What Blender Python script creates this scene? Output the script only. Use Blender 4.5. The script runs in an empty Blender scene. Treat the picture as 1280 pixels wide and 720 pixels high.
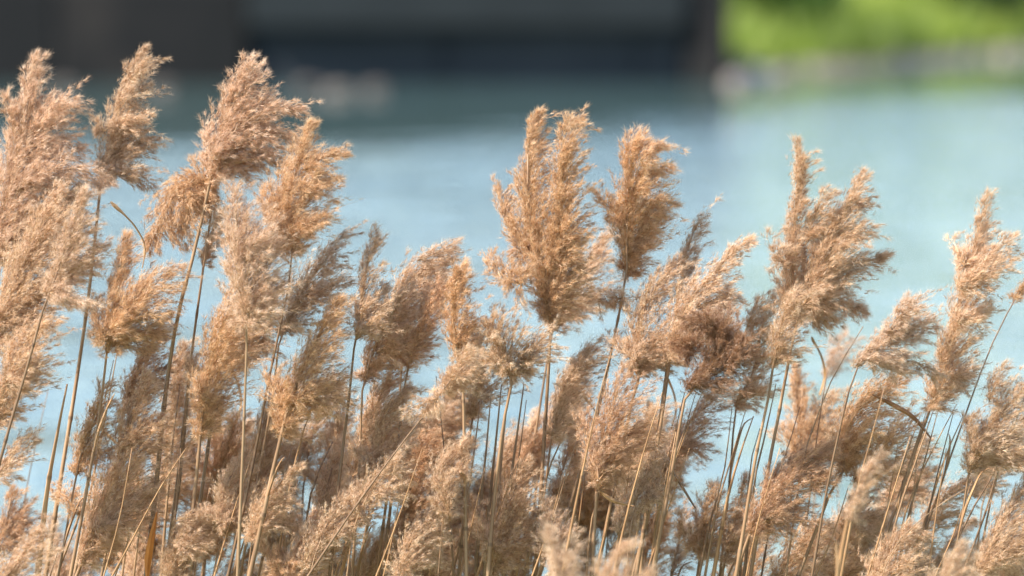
import bpy, math, random
import numpy as np
from mathutils import Vector

random.seed(7)
RNG = np.random.default_rng(7)
scene = bpy.context.scene
COL = scene.collection

# ------------------------------------------------------------------ camera, sky, sun, exposure
CAM_H, PITCH, LENS, SENSOR = 3.0, math.radians(4.5), 200.0, 36.0
FOCUS = 9.0
cam_data = bpy.data.cameras.new("camera")
cam_data.lens, cam_data.sensor_width = LENS, SENSOR
cam_data.clip_start, cam_data.clip_end = 0.1, 3000.0
cam_data.dof.use_dof = True
cam_data.dof.focus_distance = FOCUS
cam_data.dof.aperture_fstop = 2.9
cam_data.dof.aperture_blades = 9
cam = bpy.data.objects.new("camera", cam_data)
COL.objects.link(cam)
cam.location = (0, 0, CAM_H)
cam.rotation_euler = (math.pi / 2 - PITCH, 0, 0)
scene.camera = cam

SUN_EL, SUN_AZ = math.radians(46), math.radians(-117)      # azimuth from +Y (away from the camera) towards +X
world = bpy.data.worlds.new("World")
scene.world = world
world.use_nodes = True
wn = world.node_tree
sky = wn.nodes.new("ShaderNodeTexSky")
sky.sky_type = 'NISHITA'
sky.sun_disc = False
sky.sun_elevation, sky.sun_rotation = SUN_EL, SUN_AZ
sky.air_density, sky.dust_density, sky.ozone_density = 1.0, 0.5, 1.0
wn.nodes["Background"].inputs["Strength"].default_value = 0.15
wn.links.new(sky.outputs[0], wn.nodes["Background"].inputs["Color"])

sun_data = bpy.data.lights.new("sun", 'SUN')
sun_data.energy, sun_data.angle, sun_data.color = 5.0, math.radians(0.5), (1.0, 0.95, 0.87)
sun = bpy.data.objects.new("sun", sun_data)
COL.objects.link(sun)
to_sun = Vector((math.sin(SUN_AZ) * math.cos(SUN_EL), math.cos(SUN_AZ) * math.cos(SUN_EL), math.sin(SUN_EL)))
sun.rotation_euler = to_sun.to_track_quat('Z', 'Y').to_euler()
sun.location = (-6, 4, 14)

scene.view_settings.view_transform = 'Standard'
scene.view_settings.look = 'None'
scene.view_settings.exposure = 1.27
scene.view_settings.gamma = 1.0
scene.view_settings.use_curve_mapping = False
scene.cycles.max_bounces = 10
scene.cycles.diffuse_bounces = 8
scene.cycles.transmission_bounces = 6
scene.cycles.use_denoising = True
scene.cycles.filter_width = 1.5
scene.cycles.use_adaptive_sampling = False

# ------------------------------------------------------------------ pixel (of the 1280 x 720 photograph) -> point at a distance
K = SENSOR / LENS / 1280.0
CP, SP = math.cos(PITCH), math.sin(PITCH)


def at(px, py, Y):
    """the point on the vertical plane y = Y that shows at pixel (px, py)"""
    u, v = (px - 640.0) * K, (360.0 - py) * K
    dx, dy, dz = u, CP + v * SP, -SP + v * CP
    s = Y / dy
    return np.array((dx * s, Y, CAM_H + dz * s))


def on_water(px, py):
    """the point of the water surface that shows at pixel (px, py)"""
    u, v = (px - 640.0) * K, (360.0 - py) * K
    dx, dy, dz = u, CP + v * SP, -SP + v * CP
    s = -CAM_H / dz
    return np.array((dx * s, dy * s, 0.0))


# ------------------------------------------------------------------ object helpers
def link(o, parent=None, label=None, cat=None, group=None, kind=None):
    COL.objects.link(o)
    if parent is not None:
        o.parent = parent
    if label: o["label"] = label
    if cat: o["category"] = cat
    if group: o["group"] = group
    if kind: o["kind"] = kind
    return o


def empty(name, loc, label, cat, group=None):
    o = bpy.data.objects.new(name, None)
    o.location = loc
    o.empty_display_size = 0.1
    return link(o, None, label, cat, group)


def mesh_obj(name, verts, faces, mats, parent=None, mat_idx=None, smooth=False, **kw):
    me = bpy.data.meshes.new(name)
    me.from_pydata([tuple(map(float, v)) for v in verts], [], faces)
    for m in (mats if isinstance(mats, (list, tuple)) else [mats]):
        me.materials.append(m)
    if mat_idx is not None:
        me.polygons.foreach_set("material_index", np.asarray(mat_idx, dtype=np.int32))
    if smooth:
        me.polygons.foreach_set("use_smooth", np.ones(len(me.polygons), dtype=bool))
    me.update()
    return link(bpy.data.objects.new(name, me), parent, **kw)


def tri_mesh(name, tris, mats, mat_idx, tone):
    """a mesh of loose triangles, tris (N,3,3); tone is one number per triangle (natural variation of the piece's own colour)"""
    n = len(tris)
    me = bpy.data.meshes.new(name)
    me.vertices.add(n * 3)
    me.vertices.foreach_set("co", np.ascontiguousarray(tris, dtype=np.float32).ravel())
    me.loops.add(n * 3)
    me.loops.foreach_set("vertex_index", np.arange(n * 3, dtype=np.int32))
    me.polygons.add(n)
    me.polygons.foreach_set("loop_start", np.arange(0, n * 3, 3, dtype=np.int32))
    me.polygons.foreach_set("material_index", np.asarray(mat_idx, dtype=np.int32))
    for m in mats:
        me.materials.append(m)
    a = me.attributes.new("tone", 'FLOAT', 'FACE')
    a.data.foreach_set("value", np.asarray(tone, dtype=np.float32))
    me.update(calc_edges=True)
    return me


# ------------------------------------------------------------------ materials
def new_mat(name):
    m = bpy.data.materials.new(name)
    m.use_nodes = True
    nt = m.node_tree
    for n in list(nt.nodes):
        nt.nodes.remove(n)
    out = nt.nodes.new("ShaderNodeOutputMaterial")
    return m, nt, out


def ramp(nt, fac, stops):
    r = nt.nodes.new("ShaderNodeValToRGB")
    el = r.color_ramp.elements
    while len(el) < len(stops):
        el.new(0.5)
    for e, (p, c) in zip(el, stops):
        e.position, e.color = p, (*c, 1)
    nt.links.new(fac, r.inputs[0])
    return r.outputs[0]


def noise(nt, scale, detail=3.0, coord="Object", rough=0.55, stretch=None):
    tc = nt.nodes.new("ShaderNodeTexCoord")
    n = nt.nodes.new("ShaderNodeTexNoise")
    n.inputs["Scale"].default_value = scale
    n.inputs["Detail"].default_value = detail
    n.inputs["Roughness"].default_value = rough
    src = tc.outputs[coord]
    if stretch:
        mp = nt.nodes.new("ShaderNodeMapping")
        mp.inputs["Scale"].default_value = stretch
        nt.links.new(src, mp.inputs[0])
        src = mp.outputs[0]
    nt.links.new(src, n.inputs["Vector"])
    return n.outputs["Fac"]


def mul(nt, a, b):
    m = nt.nodes.new("ShaderNodeMix")
    m.data_type, m.blend_type = 'RGBA', 'MULTIPLY'
    m.inputs["Factor"].default_value = 1.0
    nt.links.new(a, m.inputs["A"])
    nt.links.new(b, m.inputs["B"])
    return m.outputs["Result"]


def fibre_mat(name, stops, translucent, rough=0.45, sheen=0.05):
    """dry plant fibre: diffuse + light coming through + a little gloss; tinted by the object's own colour"""
    m, nt, out = new_mat(name)
    at_ = nt.nodes.new("ShaderNodeAttribute")
    at_.attribute_name = "tone"
    c = ramp(nt, at_.outputs["Fac"], stops)
    oi = nt.nodes.new("ShaderNodeObjectInfo")
    c = mul(nt, c, oi.outputs["Color"])
    d = nt.nodes.new("ShaderNodeBsdfDiffuse")
    t = nt.nodes.new("ShaderNodeBsdfTranslucent")
    g = nt.nodes.new("ShaderNodeBsdfGlossy")
    g.inputs["Roughness"].default_value = rough
    gm = nt.nodes.new("ShaderNodeGamma"); gm.inputs[1].default_value = 1.22       # light that comes through is more saturated
    nt.links.new(c, gm.inputs[0])
    nt.links.new(c, d.inputs[0]); nt.links.new(gm.outputs[0], t.inputs[0])
    g.inputs[0].default_value = (0.9, 0.85, 0.78, 1)
    m1 = nt.nodes.new("ShaderNodeMixShader"); m1.inputs[0].default_value = translucent
    m2 = nt.nodes.new("ShaderNodeMixShader"); m2.inputs[0].default_value = sheen
    nt.links.new(d.outputs[0], m1.inputs[1]); nt.links.new(t.outputs[0], m1.inputs[2])
    nt.links.new(m1.outputs[0], m2.inputs[1]); nt.links.new(g.outputs[0], m2.inputs[2])
    nt.links.new(m2.outputs[0], out.inputs[0])
    return m


def solid_mat(name, stops, scale=6.0, rough=0.8, bump=0.0, stretch=None, tint=False, detail=4.0, spec=0.3):
    m, nt, out = new_mat(name)
    p = nt.nodes.new("ShaderNodeBsdfPrincipled")
    f = noise(nt, scale, detail, stretch=stretch)
    c = ramp(nt, f, stops)
    if tint:
        oi = nt.nodes.new("ShaderNodeObjectInfo")
        c = mul(nt, c, oi.outputs["Color"])
    nt.links.new(c, p.inputs["Base Color"])
    p.inputs["Roughness"].default_value = rough
    p.inputs["Specular IOR Level"].default_value = spec
    if bump:
        b = nt.nodes.new("ShaderNodeBump")
        b.inputs["Strength"].default_value = bump
        nt.links.new(f, b.inputs["Height"])
        nt.links.new(b.outputs[0], p.inputs["Normal"])
    nt.links.new(p.outputs[0], out.inputs[0])
    return m


HAIR = fibre_mat("plume_hair", [(0.0, (0.56, 0.395, 0.265)), (0.5, (0.75, 0.57, 0.415)), (1.0, (0.90, 0.77, 0.61))], 0.44)
HUSK = fibre_mat("plume_husk", [(0.0, (0.17, 0.08, 0.035)), (0.5, (0.31, 0.165, 0.075)), (1.0, (0.48, 0.30, 0.155))], 0.25)
TWIG = fibre_mat("plume_twig", [(0.0, (0.30, 0.19, 0.10)), (1.0, (0.50, 0.34, 0.20))], 0.15)
STALK = solid_mat("dry_stalk", [(0.25, (0.19, 0.115, 0.065)), (0.5, (0.34, 0.225, 0.13)), (0.75, (0.50, 0.36, 0.225))],
                  9.0, 0.5, 0.15, (7, 7, 0.35), True)
NODE = solid_mat("stalk_joint", [(0.3, (0.13, 0.08, 0.05)), (0.7, (0.36, 0.25, 0.16))], 40.0, 0.7, 0, None, True)
LEAF = solid_mat("dry_leaf", [(0.3, (0.30, 0.18, 0.09)), (0.7, (0.52, 0.35, 0.19))], 14.0, 0.6, 0.1, (4, 4, 0.6), True)

# ------------------------------------------------------------------ ground under everything, one sheet
def ground_z(x, y):
    pts = ((-60, 1.6), (3.5, 1.35), (6.0, 0.75), (8.0, 0.12), (10.5, -0.12), (16, -0.7), (30, -1.6), (60, -1.4))
    return float(np.interp(y, [p[0] for p in pts], [p[1] for p in pts]))


SHORE_A, SHORE_B = on_water(905, 96), on_water(1290, 68)


def shore_y(x):
    """the far shoreline: the foot of the wall, then the pebbly edge that runs away from the camera"""
    k = (SHORE_B[1] - SHORE_A[1]) / (SHORE_B[0] - SHORE_A[0])
    if x < SHORE_A[0]:
        return SHORE_A[1] + 1.0
    return SHORE_A[1] + k * (x - SHORE_A[0]) + 0.35 * math.sin(x * 0.9) + 0.2 * math.sin(x * 2.3)


WALL_Y = on_water(400, 105)[1]


def bank_z(x, y):
    z = ground_z(x, min(y, 60))
    s = shore_y(x)
    t = y - s
    if t > -6:
        f = np.interp(t, [-6, -1.5, 0, 0.6, 5, 14, 60, 400], [z, -0.35, 0.03, 0.08, 0.72, 0.95, 1.5, 3])
        f += 0.12 * math.sin(x * 1.7 + y) * math.sin(y * 0.8) * min(1, max(0, t / 3))
        return float(f)
    return z


def build_ground():
    ys = list(np.arange(-20, 20, 1.0)) + list(np.arange(20, 62, 3.0)) + list(np.arange(62, 100, 0.7)) + [104, 110, 120, 140, 180, 260, 400, 700, 1200]
    xs = [-600, -250, -120, -60, -35, -22] + list(np.arange(-14, 22, 0.7)) + [26, 34, 50, 80, 140, 300, 650]
    v = [(x, y, bank_z(x, y)) for y in ys for x in xs]
    n = len(xs)
    f = [(j * n + i, j * n + i + 1, (j + 1) * n + i + 1, (j + 1) * n + i) for j in range(len(ys) - 1) for i in range(n - 1)]
    m = solid_mat("bank_soil", [(0.3, (0.12, 0.14, 0.045)), (0.5, (0.17, 0.195, 0.06)), (0.72, (0.24, 0.22, 0.11))], 0.8, 0.95, 0.3)
    return mesh_obj("ground", v, f, m, smooth=True, kind="structure")


ground = build_ground()


def build_shore():
    """pale pebble strip along the water's edge in front of the green bank, with lumpy stones"""
    v, f = [], []
    xs = np.arange(SHORE_A[0] - 0.4, 26, 0.12)
    R = 4
    for i, x in enumerate(xs):
        for j in range(R):
            t = -0.3 + j * (0.09 + 0.08 * min(1, max(0, (x - SHORE_A[0]) / 5))) + 0.06 * math.sin(x * 3 + j)
            y = shore_y(x) + t
            h = bank_z(x, y) + 0.02 + 0.045 * abs(RNG.normal()) * (0.4 + (j % 2))
            v.append((x, y, h))
    for i in range(len(xs) - 1):
        for j in range(R - 1):
            a = i * R + j
            f.append((a, a + R, a + R + 1, a + 1))
    m = solid_mat("shore_pebbles", [(0.3, (0.12, 0.095, 0.07)), (0.5, (0.20, 0.165, 0.125)), (0.7, (0.31, 0.26, 0.205))], 2.2, 0.9, 0.4)
    return mesh_obj("shore", v, f, m, kind="structure")


build_shore()


def build_water():
    m, nt, out = new_mat("lake_water")
    p = nt.nodes.new("ShaderNodeBsdfPrincipled")
    f0 = noise(nt, 0.05, 3.0, stretch=(1, 1.6, 1))
    c = ramp(nt, f0, [(0.35, (0.05, 0.085, 0.08)), (0.65, (0.065, 0.105, 0.098))])
    nt.links.new(c, p.inputs["Base Color"])
    p.inputs["Roughness"].default_value = 0.05
    p.inputs["IOR"].default_value = 1.333
    f1 = noise(nt, 1.3, 3.0, stretch=(1.0, 1.8, 1))
    f2 = noise(nt, 0.28, 2.0, stretch=(1.0, 2.4, 1))
    add = nt.nodes.new("ShaderNodeMath"); add.operation = 'MULTIPLY_ADD'
    nt.links.new(f2, add.inputs[0]); add.inputs[1].default_value = 2.2
    f4 = noise(nt, 0.9, 2.0, stretch=(1.7, 0.45, 1))          # cross chop
    ad2 = nt.nodes.new("ShaderNodeMath"); ad2.operation = 'MULTIPLY_ADD'
    nt.links.new(f4, ad2.inputs[0]); ad2.inputs[1].default_value = 1.6
    nt.links.new(f1, ad2.inputs[2])
    nt.links.new(ad2.outputs[0], add.inputs[2])
    b = nt.nodes.new("ShaderNodeBump")
    b.inputs["Strength"].default_value = 1.0
    # the wind raises ripples on the open lake; the water in the lee of the wall and bank lies calmer
    gx = nt.nodes.new("ShaderNodeNewGeometry")
    sx = nt.nodes.new("ShaderNodeSeparateXYZ")
    nt.links.new(gx.outputs["Position"], sx.inputs[0])
    f3 = noise(nt, 0.5, 4.0, stretch=(0.5, 1.2, 1))
    ma = nt.nodes.new("ShaderNodeMath"); ma.operation = 'MULTIPLY_ADD'
    nt.links.new(f3, ma.inputs[0]); ma.inputs[1].default_value = 22.0
    cx = nt.nodes.new("ShaderNodeMapRange")            # no lee beyond the wall's end
    cx.inputs["From Min"].default_value, cx.inputs["From Max"].default_value = -1.0, 4.0
    cx.inputs["To Min"].default_value, cx.inputs["To Max"].default_value = 0.0, 11.0
    nt.links.new(sx.outputs["X"], cx.inputs["Value"])
    sb = nt.nodes.new("ShaderNodeMath"); sb.operation = 'SUBTRACT'
    nt.links.new(sx.outputs["Y"], sb.inputs[0]); nt.links.new(cx.outputs[0], sb.inputs[1])
    nt.links.new(sb.outputs[0], ma.inputs[2])
    mr = nt.nodes.new("ShaderNodeMapRange")
    mr.inputs["From Min"].default_value, mr.inputs["From Max"].default_value = 63.0, 68.0
    mr.inputs["To Min"].default_value, mr.inputs["To Max"].default_value = WAVE, WAVE * 0.012
    nt.links.new(ma.outputs[0], mr.inputs["Value"])
    nt.links.new(mr.outputs[0], b.inputs["Distance"])
    nt.links.new(add.outputs[0], b.inputs["Height"])
    nt.links.new(b.outputs[0], p.inputs["Normal"])
    nt.links.new(p.outputs[0], out.inputs[0])
    X, Y0, Y1 = 500, 8.4, 140
    return mesh_obj("water", [(-X, Y0, 0), (X, Y0, 0), (X, Y1, 0), (-X, Y1, 0)], [(0, 1, 2, 3)], m, kind="structure")


WAVE = 0.058
build_water()


# ------------------------------------------------------------------ the dark wall across the water
def box(v, f, x0, x1, y0, y1, z0, z1):
    b = len(v)
    v += [(x0, y0, z0), (x1, y0, z0), (x1, y1, z0), (x0, y1, z0), (x0, y0, z1), (x1, y0, z1), (x1, y1, z1), (x0, y1, z1)]
    f += [(b, b + 3, b + 2, b + 1), (b + 4, b + 5, b + 6, b + 7), (b, b + 1, b + 5, b + 4), (b + 1, b + 2, b + 6, b + 5),
          (b + 2, b + 3, b + 7, b + 6), (b + 3, b, b + 4, b + 7)]


def bevel_box(name, x0, x1, y0, y1, z0, z1, m, parent, bev=0.03, **kw):
    v, f = [], []
    box(v, f, x0, x1, y0, y1, z0, z1)
    o = mesh_obj(name, v, f, m, parent, **kw)
    bm = o.modifiers.new("edge", 'BEVEL')
    bm.width, bm.segments = bev, 2
    return o


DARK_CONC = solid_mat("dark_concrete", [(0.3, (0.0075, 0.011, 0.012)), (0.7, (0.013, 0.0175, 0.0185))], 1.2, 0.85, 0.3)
BLACK_CONC = solid_mat("recessed_dark_concrete", [(0.3, (0.018, 0.022, 0.026)), (0.7, (0.030, 0.034, 0.038))], 0.9, 0.8, 0.3)  # recessed face and core wall, a little lighter than the edge beam
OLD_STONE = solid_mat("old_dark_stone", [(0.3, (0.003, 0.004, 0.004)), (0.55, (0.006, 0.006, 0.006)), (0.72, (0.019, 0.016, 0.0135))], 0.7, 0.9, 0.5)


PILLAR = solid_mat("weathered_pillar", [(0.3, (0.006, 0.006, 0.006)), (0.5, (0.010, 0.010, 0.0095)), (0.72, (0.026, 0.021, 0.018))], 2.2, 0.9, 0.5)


def wx(px, Y=None):
    return (px - 640) * K * (Y or WALL_Y) / CP


def build_quay():
    q = empty("quay_wall", (wx(500), WALL_Y, 0), "long dark concrete quay wall standing in the water on the far shore", "wall")
    ox, oy = q.location.x, q.location.y
    ztop = 1.27
    zb = at(500, 34, WALL_Y)[2]
    def b(name, x0, x1, y0, y1, z0, z1, m, **kw):
        return bevel_box(name, x0 - ox, x1 - ox, y0 - oy, y1 - oy, z0, z1, m, q, **kw)
    # recessed lower face in panels, an overhanging edge beam above it, a rough end pillar, and an older stone length
    step = 2.4
    x = wx(312)
    while x < wx(858) - 0.05:
        x1 = min(x + step, wx(858))
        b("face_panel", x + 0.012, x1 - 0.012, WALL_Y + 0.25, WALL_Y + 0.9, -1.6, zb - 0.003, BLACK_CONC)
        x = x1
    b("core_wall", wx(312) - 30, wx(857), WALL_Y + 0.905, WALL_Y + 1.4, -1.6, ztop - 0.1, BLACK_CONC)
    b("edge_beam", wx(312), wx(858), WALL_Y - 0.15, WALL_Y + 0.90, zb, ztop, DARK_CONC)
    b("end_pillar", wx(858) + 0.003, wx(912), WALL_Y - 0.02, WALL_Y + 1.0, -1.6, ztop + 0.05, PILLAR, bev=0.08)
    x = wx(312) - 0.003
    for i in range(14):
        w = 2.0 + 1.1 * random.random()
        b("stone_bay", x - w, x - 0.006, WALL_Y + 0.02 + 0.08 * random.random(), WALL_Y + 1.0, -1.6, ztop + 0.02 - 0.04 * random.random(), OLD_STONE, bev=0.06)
        x -= w
    return q


quay = build_quay()


def rock_mesh(name, r, squash, seed, m):
    import bmesh
    bm = bmesh.new()
    bmesh.ops.create_icosphere(bm, subdivisions=3, radius=1.0)
    g = np.random.default_rng(seed)
    dirs = g.normal(size=(9, 3)); dirs /= np.linalg.norm(dirs, axis=1)[:, None]
    cut = 0.62 + 0.3 * g.random(9)
    for v in bm.verts:
        p = np.array(v.co)
        for d, c in zip(dirs, cut):
            k = p @ d
            if k > c:
                p = p - d * (k - c) * 0.9
        p = p * (1 + 0.05 * math.sin(7 * p[0] + 5 * p[1]) * math.sin(6 * p[2]))
        v.co = Vector((p[0] * r, p[1] * r * 0.8, p[2] * r * squash))
    me = bpy.data.meshes.new(name)
    bm.to_mesh(me); bm.free()
    me.materials.append(m)
    return me


ROCKM = solid_mat("shore_rock", [(0.3, (0.16, 0.13, 0.11)), (0.6, (0.30, 0.26, 0.22)), (0.8, (0.45, 0.40, 0.35))], 3.0, 0.9, 0.5, None, True)
for i, (px, py, r, c, lab) in enumerate([
        (945, 101, 0.30, 2.2, "large pale pink boulder at the water's edge beside the quay pillar"),
        (913, 98, 0.42, 0.38, "dark brown boulder wedged against the end pillar of the quay"),
        (918, 106, 0.17, 1.0, "grey stone in the shallows at the foot of the quay pillar"),
        (978, 96, 0.16, 1.2, "small pale stone on the shore beside the large pale boulder"),
        (1255, 72, 0.24, 0.5, "weathered rock on the shore below the dark green bush"),
        (205, 116, 0.18, 0.27, "low dark rock awash below the old stone end of the quay"),
        (385, 116, 0.22, 0.32, "low brown rock awash where the stone wall meets concrete"),
        (425, 119, 0.2, 0.4, "brownish rock awash in front of the concrete quay face"),
        (470, 117, 0.18, 0.32, "flat rock awash in front of the concrete quay, farthest along it"),
        (80, 114, 0.18, 0.3, "rounded rock awash below the old stone wall near the tallest plume")]):
    p = on_water(px, py)
    o = bpy.data.objects.new("rock", rock_mesh("rock", r, 0.6, 30 + i, ROCKM))
    o.location = (p[0], p[1], r * 0.12)
    o.rotation_euler = (0, 0, i * 1.3)
    o.color = (c, c * (0.94 if i == 0 else 1), c * (0.92 if i == 0 else 1), 1)
    link(o, None, lab, "rock", "rocks along the far waterline")

# ------------------------------------------------------------------ grass and bushes on the far bank
GRASS = fibre_mat("bank_grass", [(0.0, (0.13, 0.19, 0.03)), (0.5, (0.26, 0.345, 0.05)), (1.0, (0.40, 0.45, 0.10))], 0.45, 0.5, 0.03)
BUSHLEAF = fibre_mat("bush_leaf", [(0.0, (0.035, 0.085, 0.015)), (0.5, (0.07, 0.15, 0.025)), (1.0, (0.15, 0.25, 0.04))], 0.4, 0.5, 0.03)
BARK = solid_mat("bush_bark", [(0.3, (0.06, 0.045, 0.03)), (0.7, (0.14, 0.10, 0.07))], 8.0, 0.9, 0.2)


def build_grass():
    n = 26000
    x = RNG.uniform(SHORE_A[0] - 1.0, 20, n)
    t = RNG.uniform(0.9, 1, n) * 0 + RNG.gamma(1.5, 3.2, n) + 0.3
    y = np.array([shore_y(a) for a in x]) + t
    z = np.array([bank_z(a, b) for a, b in zip(x, y)])
    h = RNG.uniform(0.25, 0.6, n); w = RNG.uniform(0.02, 0.045, n)
    a = RNG.uniform(0, 6.28, n); l = RNG.uniform(0, 6.28, n)
    tri = np.zeros((n, 3, 3))
    base = np.stack([x, y, z - 0.02], 1)
    side = np.stack([np.cos(a), np.sin(a), 0 * a], 1) * w[:, None]
    tri[:, 0] = base - side; tri[:, 1] = base + side
    tri[:, 2] = base + np.stack([np.cos(l) * h * 0.45, np.sin(l) * h * 0.45, h], 1)
    patch = 0.5 + 0.3 * np.sin(x * 0.8 + 1.0) * np.cos(t * 0.6) + 0.2 * np.sin(x * 2.1 + t)
    o = bpy.data.objects.new("grass", tri_mesh("grass", tri, [GRASS], np.zeros(n), np.clip(patch + RNG.normal(0, .15, n), 0, 1)))
    link(o, None, "bright green grass covering the slope behind the pebbly shore", "grass", kind="stuff")


build_grass()


def bush(px, back, hgt, wid, label, tint, seed):
    g = np.random.default_rng(seed)
    Y = 80.0
    x = (px - 640) * K * Y
    y = shore_y(x) + back
    x = (px - 640) * K * y
    z = bank_z(x, y)
    root = empty("bush", (x, y, z - 0.03), label, "bush", "bushes on the far bank")
    # stems
    v, f = [], []
    for k in range(7):
        a = g.uniform(0, 6.28); r = g.uniform(0.2, 0.5) * wid
        e = np.array((math.cos(a) * r, math.sin(a) * r, hgt * g.uniform(.5, .8)))
        tube(v, f, [np.zeros(3), e * 0.5 + np.array((0, 0, 0.12 * hgt)), e], [0.05, 0.035, 0.015], 5)
    mesh_obj("stem", v, f, BARK, root)
    n_c = 46
    c = g.normal(size=(n_c, 3)); c /= np.linalg.norm(c, axis=1)[:, None]
    c *= (g.random(n_c)[:, None]) ** 0.4
    c = c * np.array((wid, wid * 0.8, hgt * 0.5)) + np.array((0, 0, hgt * 0.52))
    m = 90
    p = np.repeat(c, m, 0) + g.normal(0, 0.13 * wid, (n_c * m, 3))
    p = p[p[:, 2] > 0.02]
    n = len(p)
    d1 = g.normal(size=(n, 3)); d1 /= np.linalg.norm(d1, axis=1)[:, None]
    d2 = np.cross(d1, g.normal(size=(n, 3))); d2 /= np.linalg.norm(d2, axis=1)[:, None]
    s = g.uniform(0.05, 0.10, n)[:, None]
    tri = np.stack([p - d1 * s, p + d2 * s * 0.55, p + d1 * s], 1)
    tri2 = np.stack([p - d1 * s, p - d2 * s * 0.55, p + d1 * s], 1)
    tone = np.clip(np.repeat(g.random(n_c), m)[:n] * 0.5 + g.random(n) * 0.5, 0, 1)
    o = bpy.data.objects.new("foliage", tri_mesh("foliage", np.concatenate([tri, tri2]), [BUSHLEAF], np.zeros(2 * n), np.concatenate([tone, tone])))
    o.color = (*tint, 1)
    link(o, root)


def tube(v, f, pts, rad, n=6, cap=True):
    """sweep an n-sided ring along pts"""
    pts = [np.asarray(p, float) for p in pts]
    b0 = len(v)
    for i, p in enumerate(pts):
        d = pts[min(i + 1, len(pts) - 1)] - pts[max(i - 1, 0)]
        d = d / (np.linalg.norm(d) + 1e-9)
        s = np.cross(d, (0, 1, 0.01)); s /= np.linalg.norm(s) + 1e-9
        t = np.cross(d, s)
        for k in range(n):
            a = 2 * math.pi * k / n
            v.append(p + (s * math.cos(a) + t * math.sin(a)) * rad[i])
    for i in range(len(pts) - 1):
        for k in range(n):
            k2 = (k + 1) % n
            f.append((b0 + i * n + k, b0 + i * n + k2, b0 + (i + 1) * n + k2, b0 + (i + 1) * n + k))
    if cap:
        f.append(tuple(b0 + (len(pts) - 1) * n + k for k in range(n)))
        f.append(tuple(b0 + k for k in reversed(range(n))))


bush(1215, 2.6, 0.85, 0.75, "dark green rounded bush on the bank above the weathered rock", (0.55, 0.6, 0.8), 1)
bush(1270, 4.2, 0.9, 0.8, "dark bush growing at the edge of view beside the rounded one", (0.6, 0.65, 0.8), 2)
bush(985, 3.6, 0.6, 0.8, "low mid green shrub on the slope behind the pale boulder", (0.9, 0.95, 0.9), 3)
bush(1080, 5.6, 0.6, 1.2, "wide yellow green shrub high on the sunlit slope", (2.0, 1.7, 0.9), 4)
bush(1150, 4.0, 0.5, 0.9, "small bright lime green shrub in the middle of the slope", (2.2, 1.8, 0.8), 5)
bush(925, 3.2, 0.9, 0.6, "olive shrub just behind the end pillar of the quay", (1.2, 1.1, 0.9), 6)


# ------------------------------------------------------------------ reeds
def spline(pts, n):
    """Catmull-Rom through rows of pts, n samples evenly spaced in parameter by length"""
    P = np.asarray(pts, float)
    if len(P) == 2:
        t = np.linspace(0, 1, n)[:, None]
        return P[0] * (1 - t) + P[1] * t
    Q = np.vstack([2 * P[0] - P[1], P, 2 * P[-1] - P[-2]])
    seg = np.linalg.norm(np.diff(P[:, :2], axis=0), axis=1)
    cum = np.concatenate([[0], np.cumsum(seg)])
    u = np.linspace(0, cum[-1], n)
    i = np.clip(np.searchsorted(cum, u, side="right") - 1, 0, len(P) - 2)
    t = ((u - cum[i]) / np.maximum(seg[i], 1e-9))[:, None]
    p0, p1, p2, p3 = Q[i], Q[i + 1], Q[i + 2], Q[i + 3]
    return 0.5 * (2 * p1 + (p2 - p0) * t + (2 * p0 - 5 * p1 + 4 * p2 - p3) * t ** 2 + (3 * p1 - p0 - 3 * p2 + p3) * t ** 3)


def unit(a):
    return a / (np.linalg.norm(a, axis=-1, keepdims=True) + 1e-12)


WIND = np.array((1.0, 0.25, -0.25))
SPIKE_PER_MM2 = 0.25


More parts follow.
